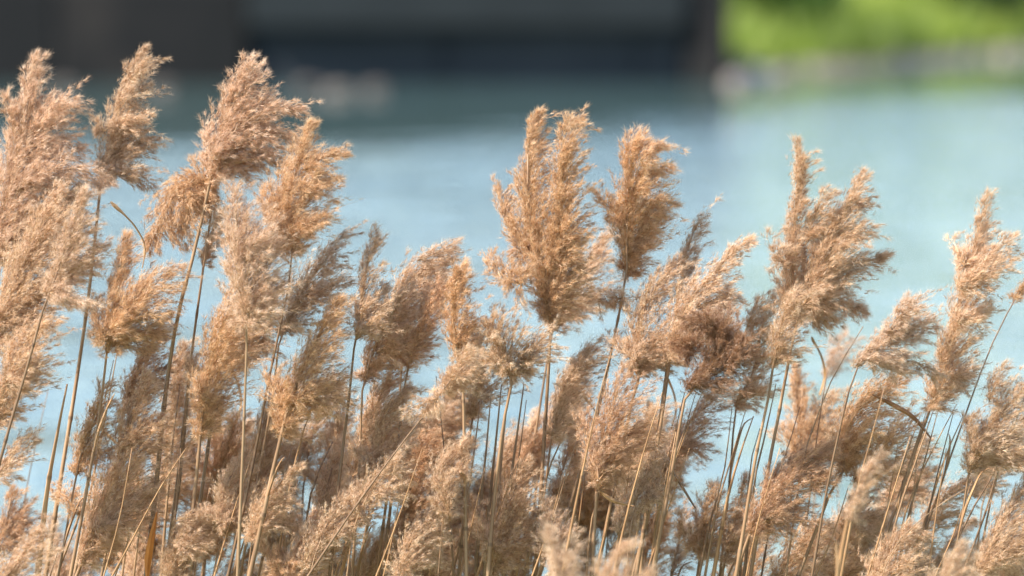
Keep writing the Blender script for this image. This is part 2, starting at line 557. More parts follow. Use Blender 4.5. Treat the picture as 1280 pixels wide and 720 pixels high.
def fluff(name, pts, Y, origin, dens=1.0, tilt=0.0, fine=1.0):
    """One feathery lobe: branchlets leave a spine and end inside a soft-edged body round it; each carries spikelets
    (husks) with silky hairs.  pts = rows (px, py, half width in px), base to tip."""
    g = RNG
    S = 64
    sp = spline(pts, S)
    w = (np.clip(sp[:, 2], 2.0, None) * 1.12 + 1.0) * K * Y
    L0 = np.linspace(-0.5, 0.5, S) * tilt
    C = np.array([at(sp[i, 0], sp[i, 1], Y + L0[i]) for i in range(S)])
    seg = np.linalg.norm(np.diff(C, axis=0), axis=1)
    length = seg.sum()
    T = unit(np.gradient(C, axis=0))
    N = unit(np.cross(T, np.array((0, 1.0, 0))))
    B = np.cross(N, T)
    area = float((2 * w[:-1] * seg).sum()) * 1e6
    n_sp = int(max(60, area * SPIKE_PER_MM2 * dens))
    per = 18
    n_br = max(6, n_sp // per)
    # branchlets
    pr = w + 0.3 * w.max()
    pr = pr / pr.sum()
    st = g.choice(S, n_br, p=pr)
    u = np.sqrt(g.random(n_br)) * 1.08 + 0.06
    u = np.where(g.random(n_br) < 0.14, u * 1.24, u)
    ph = g.uniform(0, 2 * np.pi, n_br)
    rho = w[st] * u
    rad = N[st] * np.cos(ph)[:, None] + B[st] * 0.85 * np.sin(ph)[:, None]
    ds = length / S
    back = (rho * g.uniform(1.2, 2.9, n_br) + 0.025) / ds
    so = np.clip(st - back, 0, S - 1).astype(int)
    O, E = C[so], C[st] + rad * rho[:, None]
    E = E + WIND * (rho * g.uniform(0.1, 0.75, n_br))[:, None]
    wisp = g.random(n_br) < 0.16                      # a few branchlets stream out on the wind
    E = E + np.where(wisp, g.uniform(0.008, 0.036, n_br), 0)[:, None] * unit(WIND * 0.9 + T[st] * 0.15 + rad * 0.7)
    lb = np.linalg.norm(E - O, axis=1)
    M = C[((so + st) // 2)] * 0.55 + (O + E) * 0.225 + T[so] * (lb * 0.18)[:, None]
    # spikelets along them
    t = np.sqrt(g.uniform(0.10, 1.0, (n_br, per)))
    tt = t[..., None]
    P = (1 - tt) ** 2 * O[:, None] + 2 * tt * (1 - tt) * M[:, None] + tt ** 2 * E[:, None]
    D = unit(2 * (1 - tt) * (M - O)[:, None] + 2 * tt * (E - M)[:, None])
    sig = (0.0066 * (1.14 - t))[..., None] * fine
    P = P + g.normal(size=P.shape) * sig
    A = unit(D + g.normal(size=P.shape) * 0.28 + WIND * 0.25)
    tone_b = np.clip(g.normal(0.5, 0.16, (n_br, 1)) + g.normal(0, 0.16, (n_br, per)), 0, 1)
    P, A, tone = P.reshape(-1, 3), A.reshape(-1, 3), tone_b.reshape(-1)
    n = len(P)
    tris, mats, tones = [], [], []
    # hairs
    nh = 8
    hp = np.repeat(P, nh, 0)
    ha = unit(np.repeat(A, nh, 0) + g.normal(size=(n * nh, 3)) * 0.44)
    hl = g.uniform(0.006, 0.0130, n * nh)[:, None] * fine
    hp = hp + np.repeat(A, nh, 0) * (g.random(n * nh)[:, None] * 0.004)
    hs = unit(np.cross(ha, g.normal(size=(n * nh, 3)))) * (g.uniform(0.00011, 0.00022, n * nh)[:, None])
    tris.append(np.stack([hp - hs, hp + hs, hp + ha * hl], 1))
    mats.append(np.zeros(n * nh)); tones.append(np.clip(np.repeat(tone, nh) + g.normal(0, .12, n * nh), 0, 1))
    # husks: one slim blade each
    hb = unit(np.cross(A, g.normal(size=(n, 3)))) * 0.0006
    tris.append(np.stack([P - hb, P + hb, P + A * g.uniform(0.005, 0.008, n)[:, None]], 1))
    mats.append(np.ones(n)); tones.append(tone)
    # twigs that carry them
    q = np.array((0.0, 0.5, 1.0))[None, :, None]
    X = (1 - q) ** 2 * O[:, None] + 2 * q * (1 - q) * M[:, None] + q ** 2 * E[:, None]
    for a, b, r0 in ((0, 1, 0.0008), (1, 2, 0.0005)):
        d = X[:, b] - X[:, a]
        s = unit(np.cross(d, g.normal(size=d.shape))) * r0
        tris.append(np.stack([X[:, a] - s, X[:, a] + s, X[:, b]], 1))
        mats.append(np.full(n_br, 2)); tones.append(g.random(n_br))
    tris = np.concatenate(tris) - origin
    return tri_mesh(name, tris, [HAIR, HUSK, TWIG], np.concatenate(mats), np.concatenate(tones))


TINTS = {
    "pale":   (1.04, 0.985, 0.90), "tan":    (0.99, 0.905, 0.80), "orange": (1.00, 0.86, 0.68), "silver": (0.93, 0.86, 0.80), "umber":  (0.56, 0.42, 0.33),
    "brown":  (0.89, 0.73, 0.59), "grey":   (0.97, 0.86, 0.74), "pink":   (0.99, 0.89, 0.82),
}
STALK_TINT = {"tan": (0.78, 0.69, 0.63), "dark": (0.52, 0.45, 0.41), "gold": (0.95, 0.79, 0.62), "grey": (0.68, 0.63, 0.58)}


def stalk_mesh(px_pts, Y, origin, r_px, plume=None, foot=None):
    """tapered hollow-looking culm from the ground to inside its plume, with swollen joints; second material on the joints"""
    s = spline([(p[0], p[1]) for p in px_pts], 26)
    up = [at(x, y, Y) for x, y in s]
    if plume is not None:
        ps = spline(plume, 24)[:19]
        up += [at(x, y, Y) for x, y in ps[:, :2]][1:]
    low = []
    if foot is not None:
        a = up[0]; d = up[0] - up[3]; d = d / (abs(d[2]) + 1e-9)
        h = a[2] - foot[2]
        for k in range(14, 0, -1):
            t = k / 14.0
            low.append(foot * t ** 2 * 1.0 + (a + d * h * t) * (1 - t ** 2) * 1.0 if False else
                       np.array((a[0] + d[0] * h * (t - 0.5 * t * t), a[1] + (foot[1] - a[1]) * t * t, a[2] - h * t)))
        pts = low + up
    else:
        pts = up
    pts = np.array(pts)
    seg = np.concatenate([[0], np.cumsum(np.linalg.norm(np.diff(pts, axis=0), axis=1))])
    tot = seg[-1]
    r_top = max(0.0006, r_px * K * Y * (0.42 if plume is not None else 0.25))
    r0 = r_px * K * Y
    vis = seg[len(low)]
    # insert joints
    gap = 0.155 + 0.05 * RNG.random()
    us, rr, nd = [], [], []
    joints = np.arange(0.07 + 0.1 * RNG.random(), tot * 0.93, gap)
    base = np.linspace(0, tot, 46)
    allu = [(u, 0) for u in base if all(abs(u - j) > 0.012 for j in joints)]
    for j in joints:
        allu += [(j - 0.009, 1), (j - 0.003, 2), (j + 0.003, 2), (j + 0.010, 1)]
    allu.sort()
    Pn, Rn, kinds = [], [], []
    for u, k in allu:
        if u < 0 or u > tot: continue
        p = np.array([np.interp(u, seg, pts[:, c]) for c in range(3)])
        frac = np.clip((u - vis) / max(tot - vis, 1e-6), 0, 1)
        r = r0 * (1 - frac) + r_top * frac if u > vis else r0 * (1 + 0.35 * (vis - u) / max(vis, 1e-6))
        if k == 2: r *= 1.22
        Pn.append(p - origin); Rn.append(r); kinds.append(k)
    v, f = [], []
    tube(v, f, Pn, Rn, 6)
    mi = []
    for i in range(len(Pn) - 1):
        mi += [1 if kinds[i] == 2 and kinds[i + 1] == 2 else 0] * 6
    mi += [0, 0]
    return v, f, mi


def leaf_mesh(px_pts, Y, origin, droop=0.03):
    """a dry strap leaf with a folded midrib; rows (px, py, half width px)"""
    s = spline(px_pts, 14)
    v, f = [], []
    for i in range(14):
        c = at(s[i, 0], s[i, 1], Y - droop * (i / 13.0)) - origin
        d = at(s[min(i + 1, 13), 0], s[min(i + 1, 13), 1], Y) - at(s[max(i - 1, 0), 0], s[max(i - 1, 0), 1], Y)
        n = unit(np.cross(d, (0, 1, 0.0))); w = max(s[i, 2], 0.3) * K * Y
        v += [c - n * w + (0, 0.0015, 0), c + np.array((0, -0.002 - 0.3 * w, 0)), c + n * w + (0, 0.0015, 0)]
    for i in range(13):
        a = i * 3
        f += [(a, a + 1, a + 4, a + 3), (a + 1, a + 2, a + 5, a + 4)]
    return v, f


ROOTS = []


def reed(label, d, stalk, rp=2.2, plume=None, sprays=(), tint="tan", stint="tan", dens=1.0, leaves=(), group=None, name="reed", auto_leaf=True, spray_tint=None):
    """stalk: rows (px, py) bottom to top; plume and sprays: rows (px, py, half width) base to tip; d: metres behind the focus plane"""
    if plume and sum(p[1] for p in plume) / len(plume) > 545 and d > -0.6:
        d += 0.1                                         # the short ones stand in the rows behind
    Y = FOCUS + d
    a = at(*stalk[0][:2], Y); b = at(*stalk[min(1, len(stalk) - 1)][:2], Y)
    up = [at(x, y, Y) for x, y in spline([(p[0], p[1]) for p in stalk], 26)]
    dd = up[0] - up[3]; dd = dd / (abs(dd[2]) + 1e-9)
    gz = ground_z(0, Y) - 0.04
    h = up[0][2] - gz
    foot = np.array((up[0][0] + dd[0] * h * 0.5, Y, gz))
    root = empty(name, tuple(foot), label, "reed" if plume else "reed stem", group or ("feathery reeds growing along the near bank" if plume else "bare reed stems among the plumes"))
    v, f, mi = stalk_mesh(stalk, Y, foot, rp, plume, foot)
    so = mesh_obj("stalk", v, f, [STALK, NODE], root, mi, True)
    j = 0.9 + 0.2 * RNG.random()
    so.color = tuple(c * j for c in STALK_TINT[stint]) + (1,)
    if plume:
        fine = RNG.uniform(0.82, 1.2)
        tc = np.array(TINTS[tint]) * (0.95 + 0.1 * RNG.random())
        po = bpy.data.objects.new("plume", fluff("plume", plume, Y, foot, dens, RNG.uniform(-0.06, 0.06), fine))
        po.color = (*tc, 1)
        link(po, root)
        for s in sprays:
            o = bpy.data.objects.new("spray", fluff("spray", s, Y + RNG.uniform(-0.03, 0.03), foot, dens * 0.9, RNG.uniform(-0.04, 0.08), fine))
            o.color = (*((tc if spray_tint is None else np.array(TINTS[spray_tint])) * (0.96 + 0.1 * RNG.random())), 1)
            link(o, po)
    for lf in leaves:
        v, f = leaf_mesh(lf[0], Y - 0.006, foot)
        o = mesh_obj("leaf", v, f, LEAF, root)
        o.color = (*lf[1], 1)
    if auto_leaf and RNG.random() < 0.2:                # a torn dry sheath peeling off the culm
        q = spline([(p[0], p[1]) for p in stalk], 26)
        i = int(RNG.integers(4, 16))
        t = unit(q[i + 2] - q[i]); sd = np.array((-t[1], t[0])) * (1 if RNG.random() < 0.75 else -1)
        ln = RNG.uniform(45, 95); b = q[i]
        rows = [(*b, 1.0), (*(b + t * ln * .3 + sd * 1.5), 1.8), (*(b + t * ln * .65 + sd * ln * .08), 1.5),
                (*(b + t * ln * .9 + sd * ln * .15), 1.0), (*(b + t * ln + sd * ln * RNG.uniform(.18, .34)), 0.4)]
        v, f = leaf_mesh(rows, Y - 0.005, foot, 0.02)
        o = mesh_obj("leaf", v, f, LEAF, root)
        o.color = (*(np.array((0.9, .8, .74)) * RNG.uniform(.6, 1.1)), 1)
    ROOTS.append((root, Y, None if not plume else at(plume[len(plume) // 2][0], plume[len(plume) // 2][1], Y)))
    return root

# ---- the row of plumes against the far water, from the tallest at one edge to the other edge
reed("broad shaggy plume cut by the picture edge, tall knobbly tip against the dark wall", 0.05, [(-95, 720), (-70, 560), (-38, 420), (-20, 335)], 3.0,
     [(-20, 330, 30), (2, 265, 46), (20, 205, 42), (32, 145, 26), (39, 98, 14), (42, 66, 6)],
     [[(30, 190, 10), (55, 150, 16), (76, 128, 17), (97, 122, 9)], [(28, 205, 14), (60, 178, 18), (104, 186, 9)],
      [(18, 240, 18), (60, 212, 22), (108, 214, 14), (128, 236, 5)], [(20, 180, 10), (12, 140, 9), (6, 112, 4)],
      [(-5, 320, 34), (35, 285, 38), (70, 255, 26), (100, 240, 10)]], "pink")
reed("massive pinkish brown plume hanging below the shaggy edge plume", -0.08, [(-60, 720), (-42, 580), (-22, 450)], 3.0,
     [(-20, 440, 22), (8, 375, 42), (38, 315, 46), (62, 265, 30), (76, 228, 8)], [[(0, 400, 20), (40, 365, 26), (75, 345, 14)]], "tan")
reed("flag-shaped plume with its feathers all blown to one side of a bare upper stem", 0.12,
     [(57, 720), (74, 610), (95, 480), (110, 375), (119, 295), (126, 226)], 3.0,
     [(126, 226, 7), (137, 188, 26), (143, 150, 28), (156, 115, 20), (168, 85, 12), (182, 55, 3)],
     [[(130, 200, 12), (160, 180, 17), (198, 178, 5)], [(128, 216, 9), (152, 214, 16), (178, 222, 11), (198, 240, 3)],
      [(138, 160, 14), (165, 150, 13), (192, 148, 4)], [(152, 125, 10), (170, 114, 8), (190, 106, 3)], [(132, 165, 9), (120, 150, 10), (111, 137, 5)],
      [(163, 100, 8), (176, 84, 6), (186, 70, 2)]], "tan")
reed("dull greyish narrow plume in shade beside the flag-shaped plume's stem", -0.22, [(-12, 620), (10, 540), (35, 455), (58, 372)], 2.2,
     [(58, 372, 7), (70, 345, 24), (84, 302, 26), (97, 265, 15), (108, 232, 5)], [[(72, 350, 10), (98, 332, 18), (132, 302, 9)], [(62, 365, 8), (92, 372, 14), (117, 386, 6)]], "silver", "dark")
reed("fan-shaped plume with dark orange core and thin upright tip, spreading toward the water", -0.05, [(88, 720), (107, 620), (124, 520), (133, 445)], 2.4,
     [(133, 442, 9), (138, 402, 26), (146, 362, 26), (151, 325, 13), (158, 290, 4)],
     [[(142, 415, 14), (170, 372, 28), (200, 350, 25), (230, 333, 7)], [(140, 432, 10), (170, 415, 22), (200, 402, 14), (216, 395, 5)], [(132, 425, 12), (120, 405, 17), (108, 372, 8)]], "orange", dens=0.95, leaves=[([(178, 335, .6), (181, 308, .9), (170, 285, 1.1), (156, 269, 1.2), (144, 258, 2.6), (138, 252, .8)], (0.75, 0.65, 0.5))])
reed("pale arched plume at the picture edge under the massive brown one", -0.15, [(-30, 720), (-15, 620), (-8, 540)], 2.0,
     [(-10, 535, 14), (2, 490, 28), (20, 448, 32), (44, 412, 27), (68, 396, 9)], [[(-5, 600, 10), (14, 570, 18), (42, 538, 7)], [(5, 480, 12), (30, 470, 18), (55, 455, 9)]], "tan")
reed("big dull brown drooping plume in front of the thick leaning stem", -0.12, [(70, 800), (88, 740), (100, 708)], 2.6,
     [(102, 705, 8), (120, 655, 24), (140, 602, 40), (156, 552, 42), (170, 508, 34), (186, 468, 11)], [[(120, 660, 14), (150, 650, 24), (180, 625, 16), (196, 600, 6)], [(150, 560, 16), (185, 540, 20), (205, 520, 7)]], "grey")
reed("small brown plume tucked between the drooping brown one and the orange sheathed stem", 0.15, [(120, 760), (140, 640), (152, 525)], 2.0,
     [(152, 520, 6), (161, 490, 20), (173, 458, 24), (190, 430, 20), (205, 402, 8)], [[(165, 480, 10), (195, 470, 14), (215, 455, 6)]], "brown")
reed("short orange tan plume behind the thin straight stems at the bottom", 0.0, [(65, 760), (80, 680), (94, 600)], 2.0,
     [(94, 595, 7), (104, 560, 19), (119, 518, 20), (130, 478, 9)], [[(92, 640, 8), (80, 618, 14), (62, 606, 8)]], "orange")
reed("little spiky mauve plume low at the picture edge", -0.4, [(-40, 800), (-20, 740), (-6, 700)], 2.0,
     [(-6, 695, 10), (6, 660, 18), (13, 628, 13), (16, 602, 4)], [[(8, 662, 9), (25, 640, 12), (44, 622, 4)], [(10, 675, 8), (30, 665, 10), (46, 655, 4)]], "brown")
reed("hazy tan plume filling the bottom corner under the little mauve one", -0.5, [(-60, 860), (-35, 800), (-22, 765)], 2.4,
     [(-22, 760, 18), (8, 722, 30), (32, 688, 26), (54, 660, 9)], (), "tan")
reed("large windswept plume on thick stem, ragged sprays streaming off its top", 0.0,
     [(183, 720), (195, 610), (206, 500), (221, 400), (244, 310), (262, 230)], 3.4,
     [(262, 230, 12), (270, 192, 30), (280, 152, 33), (293, 116, 25), (302, 90, 13), (308, 66, 5)],
     [[(290, 122, 10), (313, 100, 10), (327, 78, 4)], [(290, 160, 16), (318, 132, 14), (345, 118, 8)], [(285, 165, 18), (320, 142, 20), (352, 134, 12), (380, 140, 3)], [(280, 182, 20), (320, 166, 22), (352, 168, 17), (374, 184, 5)],
      [(275, 205, 18), (305, 195, 24), (336, 198, 15), (358, 210, 4)], [(268, 200, 12), (258, 175, 12), (252, 148, 5)]], "pink", "grey",
     leaves=[([(184, 722, 2), (185, 700, 4.5), (189, 675, 4), (196, 640, 1)], (1.45, 0.85, 0.4))])
reed("dense orange plume hanging down beside the thick stem of the windswept one", 0.03, [(205, 720), (222, 600), (236, 470), (252, 350), (268, 240)], 2.2,
     [(266, 232, 14), (244, 222, 24), (218, 240, 32), (202, 275, 28), (186, 318, 12)], [[(240, 240, 16), (232, 268, 20), (222, 292, 14), (212, 306, 6)], [(262, 225, 10), (250, 245, 14), (245, 275, 8)]], "orange", dens=1.15)
reed("plump orange plume with pointed side sprays above a slender dark stem", -0.1, [(285, 720), (312, 600), (335, 480), (352, 400), (368, 325)], 2.0,
     [(366, 316, 9), (352, 282, 30), (362, 240, 38), (375, 202, 30), (383, 172, 15), (389, 152, 4)],
     [[(380, 212, 14), (405, 195, 11), (434, 189, 3)], [(376, 242, 16), (402, 226, 13), (428, 222, 3)], [(350, 275, 16), (332, 255, 13), (324, 232, 5)], [(366, 292, 14), (392, 277, 13), (414, 262, 3)], [(350, 300, 16), (338, 312, 12), (332, 300, 6)]], "orange", "dark", dens=1.15)
reed("tall soft grey tan plume hiding the middle of a straight dark stem", -0.18, [(297, 720), (302, 600), (306, 500), (309, 412)], 2.2,
     [(310, 405, 16), (302, 362, 36), (297, 320, 38), (297, 280, 34), (292, 250, 22), (286, 226, 6)], [[(300, 330, 16), (325, 300, 16), (340, 280, 6)], [(305, 390, 16), (332, 372, 18), (352, 352, 7)]], "silver", "grey")
reed("small orange tuft hanging by a slim greenish stem behind the soft grey tan plume", 0.2, [(208, 720), (226, 590), (240, 440), (249, 372), (254, 334)], 2.0,
     [(253, 332, 5), (258, 306, 11), (266, 286, 14), (282, 264, 13)], (), "orange", "grey")
reed("bulging orange tan plume with dark brown base, low on its stem", -0.06, [(230, 720), (242, 630), (249, 560)], 2.8,
     [(250, 548, 7), (254, 508, 22), (262, 462, 31), (272, 422, 34), (284, 386, 20), (292, 356, 7)], [[(255, 500, 12), (240, 470, 14), (235, 440, 6)]], "orange")
reed("mottled tan plume merging into the bulging orange one, on a thick greenish stem", 0.04, [(238, 720), (250, 630), (262, 545), (271, 468)], 2.8,
     [(272, 462, 9), (287, 432, 30), (306, 400, 34), (322, 368, 18), (332, 345, 6)], [[(300, 420, 16), (330, 410, 22), (352, 395, 10)]], "tan", "grey")
reed("pale feathery plume with a fine whip-like tip under the plump orange one", 0.12, [(300, 720), (322, 600), (340, 500), (349, 425)], 2.0,
     [(350, 420, 12), (365, 386, 28), (385, 352, 32), (405, 326, 23), (424, 300, 7)], [[(402, 332, 8), (421, 302, 6), (440, 286, 2)], [(380, 370, 16), (412, 360, 22), (436, 345, 9)]], "pale", dens=0.85)
reed("dark-hearted orange plume narrowing down to a thick stem", -0.14, [(312, 720), (330, 640), (345, 570), (352, 545)], 3.2,
     [(352, 545, 9), (361, 505, 25), (376, 465, 34), (393, 430, 30), (411, 396, 18), (422, 368, 6)], [[(370, 500, 14), (402, 490, 26), (428, 478, 13)], [(360, 520, 12), (342, 490, 16), (334, 455, 8)]], "orange")
reed("slim upright tan plume with a single soft spike rising over the pale ones", -0.1, [(412, 720), (424, 600), (436, 500), (443, 430)], 2.2,
     [(445, 425, 9), (451, 390, 22), (456, 350, 16), (461, 315, 11), (467, 282, 4)], [[(452, 400, 12), (468, 380, 14), (480, 355, 5)]], "tan", "dark")
reed("greyish brown fluffy plume beside the slim upright one", -0.04, [(440, 720), (448, 600), (453, 485)], 2.0,
     [(455, 475, 10), (468, 435, 28), (484, 402, 30), (500, 375, 16), (508, 350, 6)], [[(470, 440, 14), (500, 430, 22), (520, 420, 9)]], "grey")
reed("dome-shaped pale orange plume rounded over like a cap, one wisp trailing off it", 0.05, [(470, 720), (488, 590), (503, 460)], 2.0,
     [(505, 452, 8), (494, 412, 25), (494, 372, 32), (514, 346, 31), (544, 336, 22), (562, 332, 7)], [[(522, 326, 6), (546, 315, 8), (574, 304, 2)], [(520, 370, 18), (545, 360, 20), (562, 350, 8)]], "tan")
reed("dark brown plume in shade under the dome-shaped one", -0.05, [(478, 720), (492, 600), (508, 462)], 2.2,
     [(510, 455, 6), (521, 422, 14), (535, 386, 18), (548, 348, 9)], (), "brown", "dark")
reed("narrow dense rust orange plume standing upright like a bottlebrush", -0.1, [(583, 720), (581, 600), (579, 490), (575, 455)], 2.6,
     [(573, 452, 8), (567, 420, 17), (566, 386, 19), (570, 354, 15), (573, 326, 5)], (), "orange", dens=1.4)
reed("biggest plume at the centre, two-pointed and dense with a dark orange heart", 0.0, [(670, 720), (677, 600), (684, 490), (689, 405)], 2.8,
     [(688, 402, 14), (680, 352, 32), (670, 302, 36), (661, 252, 32), (659, 202, 21), (666, 162, 12), (673, 136, 4)],
     [[(690, 335, 24), (699, 282, 28), (701, 232, 24), (704, 190, 18), (709, 160, 11), (714, 138, 4)], [(706, 165, 8), (719, 148, 8), (729, 151, 3)],
      [(660, 320, 20), (635, 282, 18), (624, 246, 12), (619, 222, 4)], [(652, 355, 20), (622, 342, 17), (604, 305, 6)], [(690, 380, 18), (700, 330, 24), (706, 290, 14)]], "orange", dens=1.2)
reed("brown drooping plume peeping out behind the biggest central one", 0.3, [(640, 720), (665, 570), (688, 425)], 2.0,
     [(690, 415, 8), (705, 375, 22), (726, 342, 27), (746, 312, 16), (756, 282, 5)], [[(705, 385, 14), (730, 378, 16), (746, 368, 6)]], "tan", dens=0.85)
reed("blunt-topped orange plume with thin sprays pointing out over the water", 0.05, [(688, 720), (712, 635), (735, 555), (750, 505), (766, 430), (778, 372), (784, 346)], 2.4,
     [(784, 344, 8), (783, 302, 25), (785, 262, 31), (788, 222, 27), (790, 190, 21), (789, 164, 9)],
     [[(792, 240, 12), (815, 212, 9), (847, 206, 3)], [(792, 272, 13), (816, 256, 13), (852, 250, 3)], [(788, 302, 12), (811, 282, 12), (830, 262, 3)], [(775, 272, 14), (755, 252, 13), (738, 232, 5)], [(778, 372, 5), (755, 374, 11), (736, 372, 4)], [(800, 200, 8), (815, 186, 6), (836, 180, 2)]], "orange", dens=1.1)
reed("thin rope-like plume sticking up alone between two feathery arches", 0.1, [(795, 720), (815, 600), (830, 485), (846, 378)], 2.0,
     [(848, 374, 5), (853, 340, 9), (859, 310, 9), (868, 285, 8), (879, 258, 3)], (), "tan")
reed("pale plume arching up and over toward the water, ending in a soft narrow tip", -0.02, [(795, 720), (815, 600), (832, 490), (837, 450)], 2.6,
     [(837, 452, 12), (842, 412, 33), (862, 376, 32), (888, 346, 20), (916, 315, 12), (948, 296, 4)], [[(870, 385, 16), (900, 370, 20), (925, 365, 10)], [(850, 420, 16), (885, 405, 22), (915, 400, 10)]], "pale", dens=0.9)
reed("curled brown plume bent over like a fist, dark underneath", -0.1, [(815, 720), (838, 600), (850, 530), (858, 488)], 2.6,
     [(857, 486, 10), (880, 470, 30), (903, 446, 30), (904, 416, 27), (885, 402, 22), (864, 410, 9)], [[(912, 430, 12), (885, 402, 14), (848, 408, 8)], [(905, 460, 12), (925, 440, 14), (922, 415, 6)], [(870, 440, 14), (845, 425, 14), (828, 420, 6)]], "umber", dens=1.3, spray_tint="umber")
reed("bushy tan plume leaning in beside the pale arch with a shadowed foot", 0.0, [(745, 720), (770, 600), (788, 510), (798, 475)], 2.6,
     [(797, 472, 11), (800, 432, 30), (796, 402, 36), (810, 372, 32), (830, 346, 19), (846, 320, 5)], [[(795, 450, 16), (768, 430, 16), (748, 420, 8)], [(800, 460, 16), (825, 440, 18), (842, 425, 8)]], "tan")
reed("brown plume fanning out from a bare forked base, twigs showing", -0.1, [(738, 760), (742, 670), (746, 617)], 2.8,
     [(746, 614, 5), (752, 572, 26), (761, 532, 36), (770, 492, 33), (780, 456, 15)], [[(750, 600, 8), (775, 560, 18), (805, 530, 8)], [(748, 600, 8), (735, 560, 16), (722, 510, 8)]], "brown", dens=0.8, leaves=[([(748, 612, 1.5), (765, 625, 2.6), (792, 633, .8)], (0.9, 0.8, 0.7))])
reed("loose spreading plume with one bare upright spike and streamers blown sideways", 0.0, [(938, 720), (956, 610), (973, 520), (988, 440), (1004, 368)], 2.5,
     [(985, 402, 13), (988, 362, 26), (990, 312, 26), (994, 262, 15), (998, 216, 10), (996, 174, 4)],
     [[(998, 392, 18), (1018, 335, 30), (1034, 292, 18), (1042, 262, 6)], [(1004, 382, 18), (1024, 332, 28), (1045, 286, 24), (1062, 246, 12), (1079, 214, 4)], [(1020, 352, 20), (1060, 332, 18), (1092, 325, 9), (1114, 319, 3)], [(1014, 386, 14), (1046, 376, 18), (1070, 386, 8), (1084, 398, 3)],
      [(1030, 312, 14), (1065, 290, 13), (1097, 287, 3)], [(985, 332, 14), (965, 316, 10), (957, 288, 4)], [(1005, 300, 14), (1022, 262, 12), (1030, 225, 4)], [(1000, 380, 18), (1025, 395, 18), (1045, 400, 8)], [(1050, 275, 8), (1075, 250, 7), (1094, 240, 2)]], "tan", dens=0.95)
reed("narrow tan plume in the lower skirts of the loose spreading one", -0.1, [(920, 720), (944, 575), (958, 510), (967, 462)], 2.6,
     [(966, 458, 7), (970, 432, 19), (978, 402, 22), (988, 374, 14), (996, 356, 5)], (), "tan")
reed("thin see-through greyish plume with a nodding top near the curled brown one", 0.15, [(900, 720), (913, 590), (918, 512)], 1.8,
     [(918, 508, 8), (931, 486, 20), (945, 456, 24), (951, 420, 22), (957, 386, 18), (968, 362, 7)], [[(925, 440, 10), (936, 402, 14), (948, 378, 14), (970, 376, 7)], [(922, 500, 10), (945, 492, 16), (970, 480, 6)]], "tan", "dark", dens=0.6)
reed("tall knotty plume of stacked tufts standing nearly alone over the water", 0.0, [(1085, 720), (1118, 640), (1145, 560), (1161, 516)], 2.4,
     [(1163, 513, 9), (1175, 472, 26), (1185, 432, 28), (1196, 392, 26), (1209, 345, 17), (1219, 300, 14), (1228, 268, 8), (1235, 239, 3)],
     [[(1200, 362, 14), (1226, 336, 20), (1250, 310, 16), (1268, 290, 6)], [(1196, 402, 14), (1222, 396, 13), (1238, 378, 4)], [(1205, 332, 10), (1195, 312, 9), (1187, 295, 3)], [(1180, 470, 14), (1200, 470, 14), (1212, 455, 5)]], "tan", leaves=[([(1164, 548, 1), (1142, 522, 2.6), (1116, 506, 3), (1090, 493, .6)], (0.6, 0.48, 0.42))])
reed("drooping greyish plume bowed over like a combed mane", -0.1, [(1015, 720), (1032, 620), (1050, 535), (1068, 462)], 1.8,
     [(1068, 460, 6), (1085, 440, 16), (1110, 423, 20), (1140, 412, 19), (1168, 400, 9)], [[(1112, 414, 8), (1126, 386, 8), (1136, 368, 2)], [(1086, 452, 10), (1115, 455, 14), (1145, 452, 14), (1168, 470, 7)], [(1120, 400, 10), (1140, 382, 10), (1160, 378, 4)]], "silver", "dark")
reed("round orange plume glowing beneath the bowed greyish mane", 0.0, [(990, 740), (1025, 650), (1045, 595)], 2.4,
     [(1058, 592, 9), (1052, 560, 28), (1062, 526, 34), (1085, 502, 34), (1110, 486, 20), (1126, 470, 7)], [[(1068, 602, 13), (1095, 572, 30), (1116, 540, 28), (1127, 508, 12)]], "orange")
reed("tousled tan plume spilling out of the picture edge above the dark crossing stems", -0.05, [(1180, 740), (1200, 660), (1210, 595)], 2.2,
     [(1210, 592, 10), (1226, 556, 28), (1246, 522, 34), (1270, 496, 28), (1292, 480, 11)], [[(1236, 502, 10), (1244, 472, 10), (1250, 450, 4)], [(1240, 582, 10), (1265, 566, 18), (1290, 570, 9)], [(1220, 570, 12), (1210, 540, 14), (1208, 510, 6)]], "tan")
reed("combed tan plume slanting up out of the lower picture edge", -0.15, [(1185, 820), (1205, 765), (1218, 735)], 2.6,
     [(1218, 732, 9), (1235, 692, 26), (1256, 652, 30), (1276, 616, 22), (1292, 588, 7)], [[(1240, 700, 14), (1265, 690, 20), (1290, 670, 9)]], "tan")
reed("big arched brown plume sagging with a dark belly beside the round orange one", -0.15, [(905, 760), (922, 710), (936, 670)], 2.6,
     [(937, 667, 9), (950, 637, 25), (974, 606, 33), (1000, 582, 31), (1026, 569, 23), (1048, 560, 7)], [[(955, 650, 14), (980, 645, 22), (1005, 630, 12)], [(1000, 605, 14), (1025, 600, 16), (1042, 590, 7)]], "brown")
reed("pale tan plume lying low behind the thin crossing twig", 0.1, [(1100, 800), (1122, 730), (1138, 694)], 2.2,
     [(1139, 692, 13), (1160, 642, 27), (1185, 616, 27), (1210, 610, 19), (1228, 600, 6)], (), "tan", dens=0.8)
reed("upright pale plume low over the open water by the drifting stem piece", 0.0, [(862, 800), (868, 745), (874, 705)], 2.4,
     [(875, 702, 13), (878, 662, 26), (885, 630, 23), (890, 603, 7)], [[(870, 690, 12), (855, 665, 12), (848, 640, 4)]], "tan")
reed("wispy greyish young plume low over the water, almost transparent", 0.1, [(828, 800), (835, 755), (838, 724)], 1.8,
     [(838, 722, 10), (848, 682, 14), (852, 650, 10), (861, 628, 4)], (), "silver", dens=0.6)
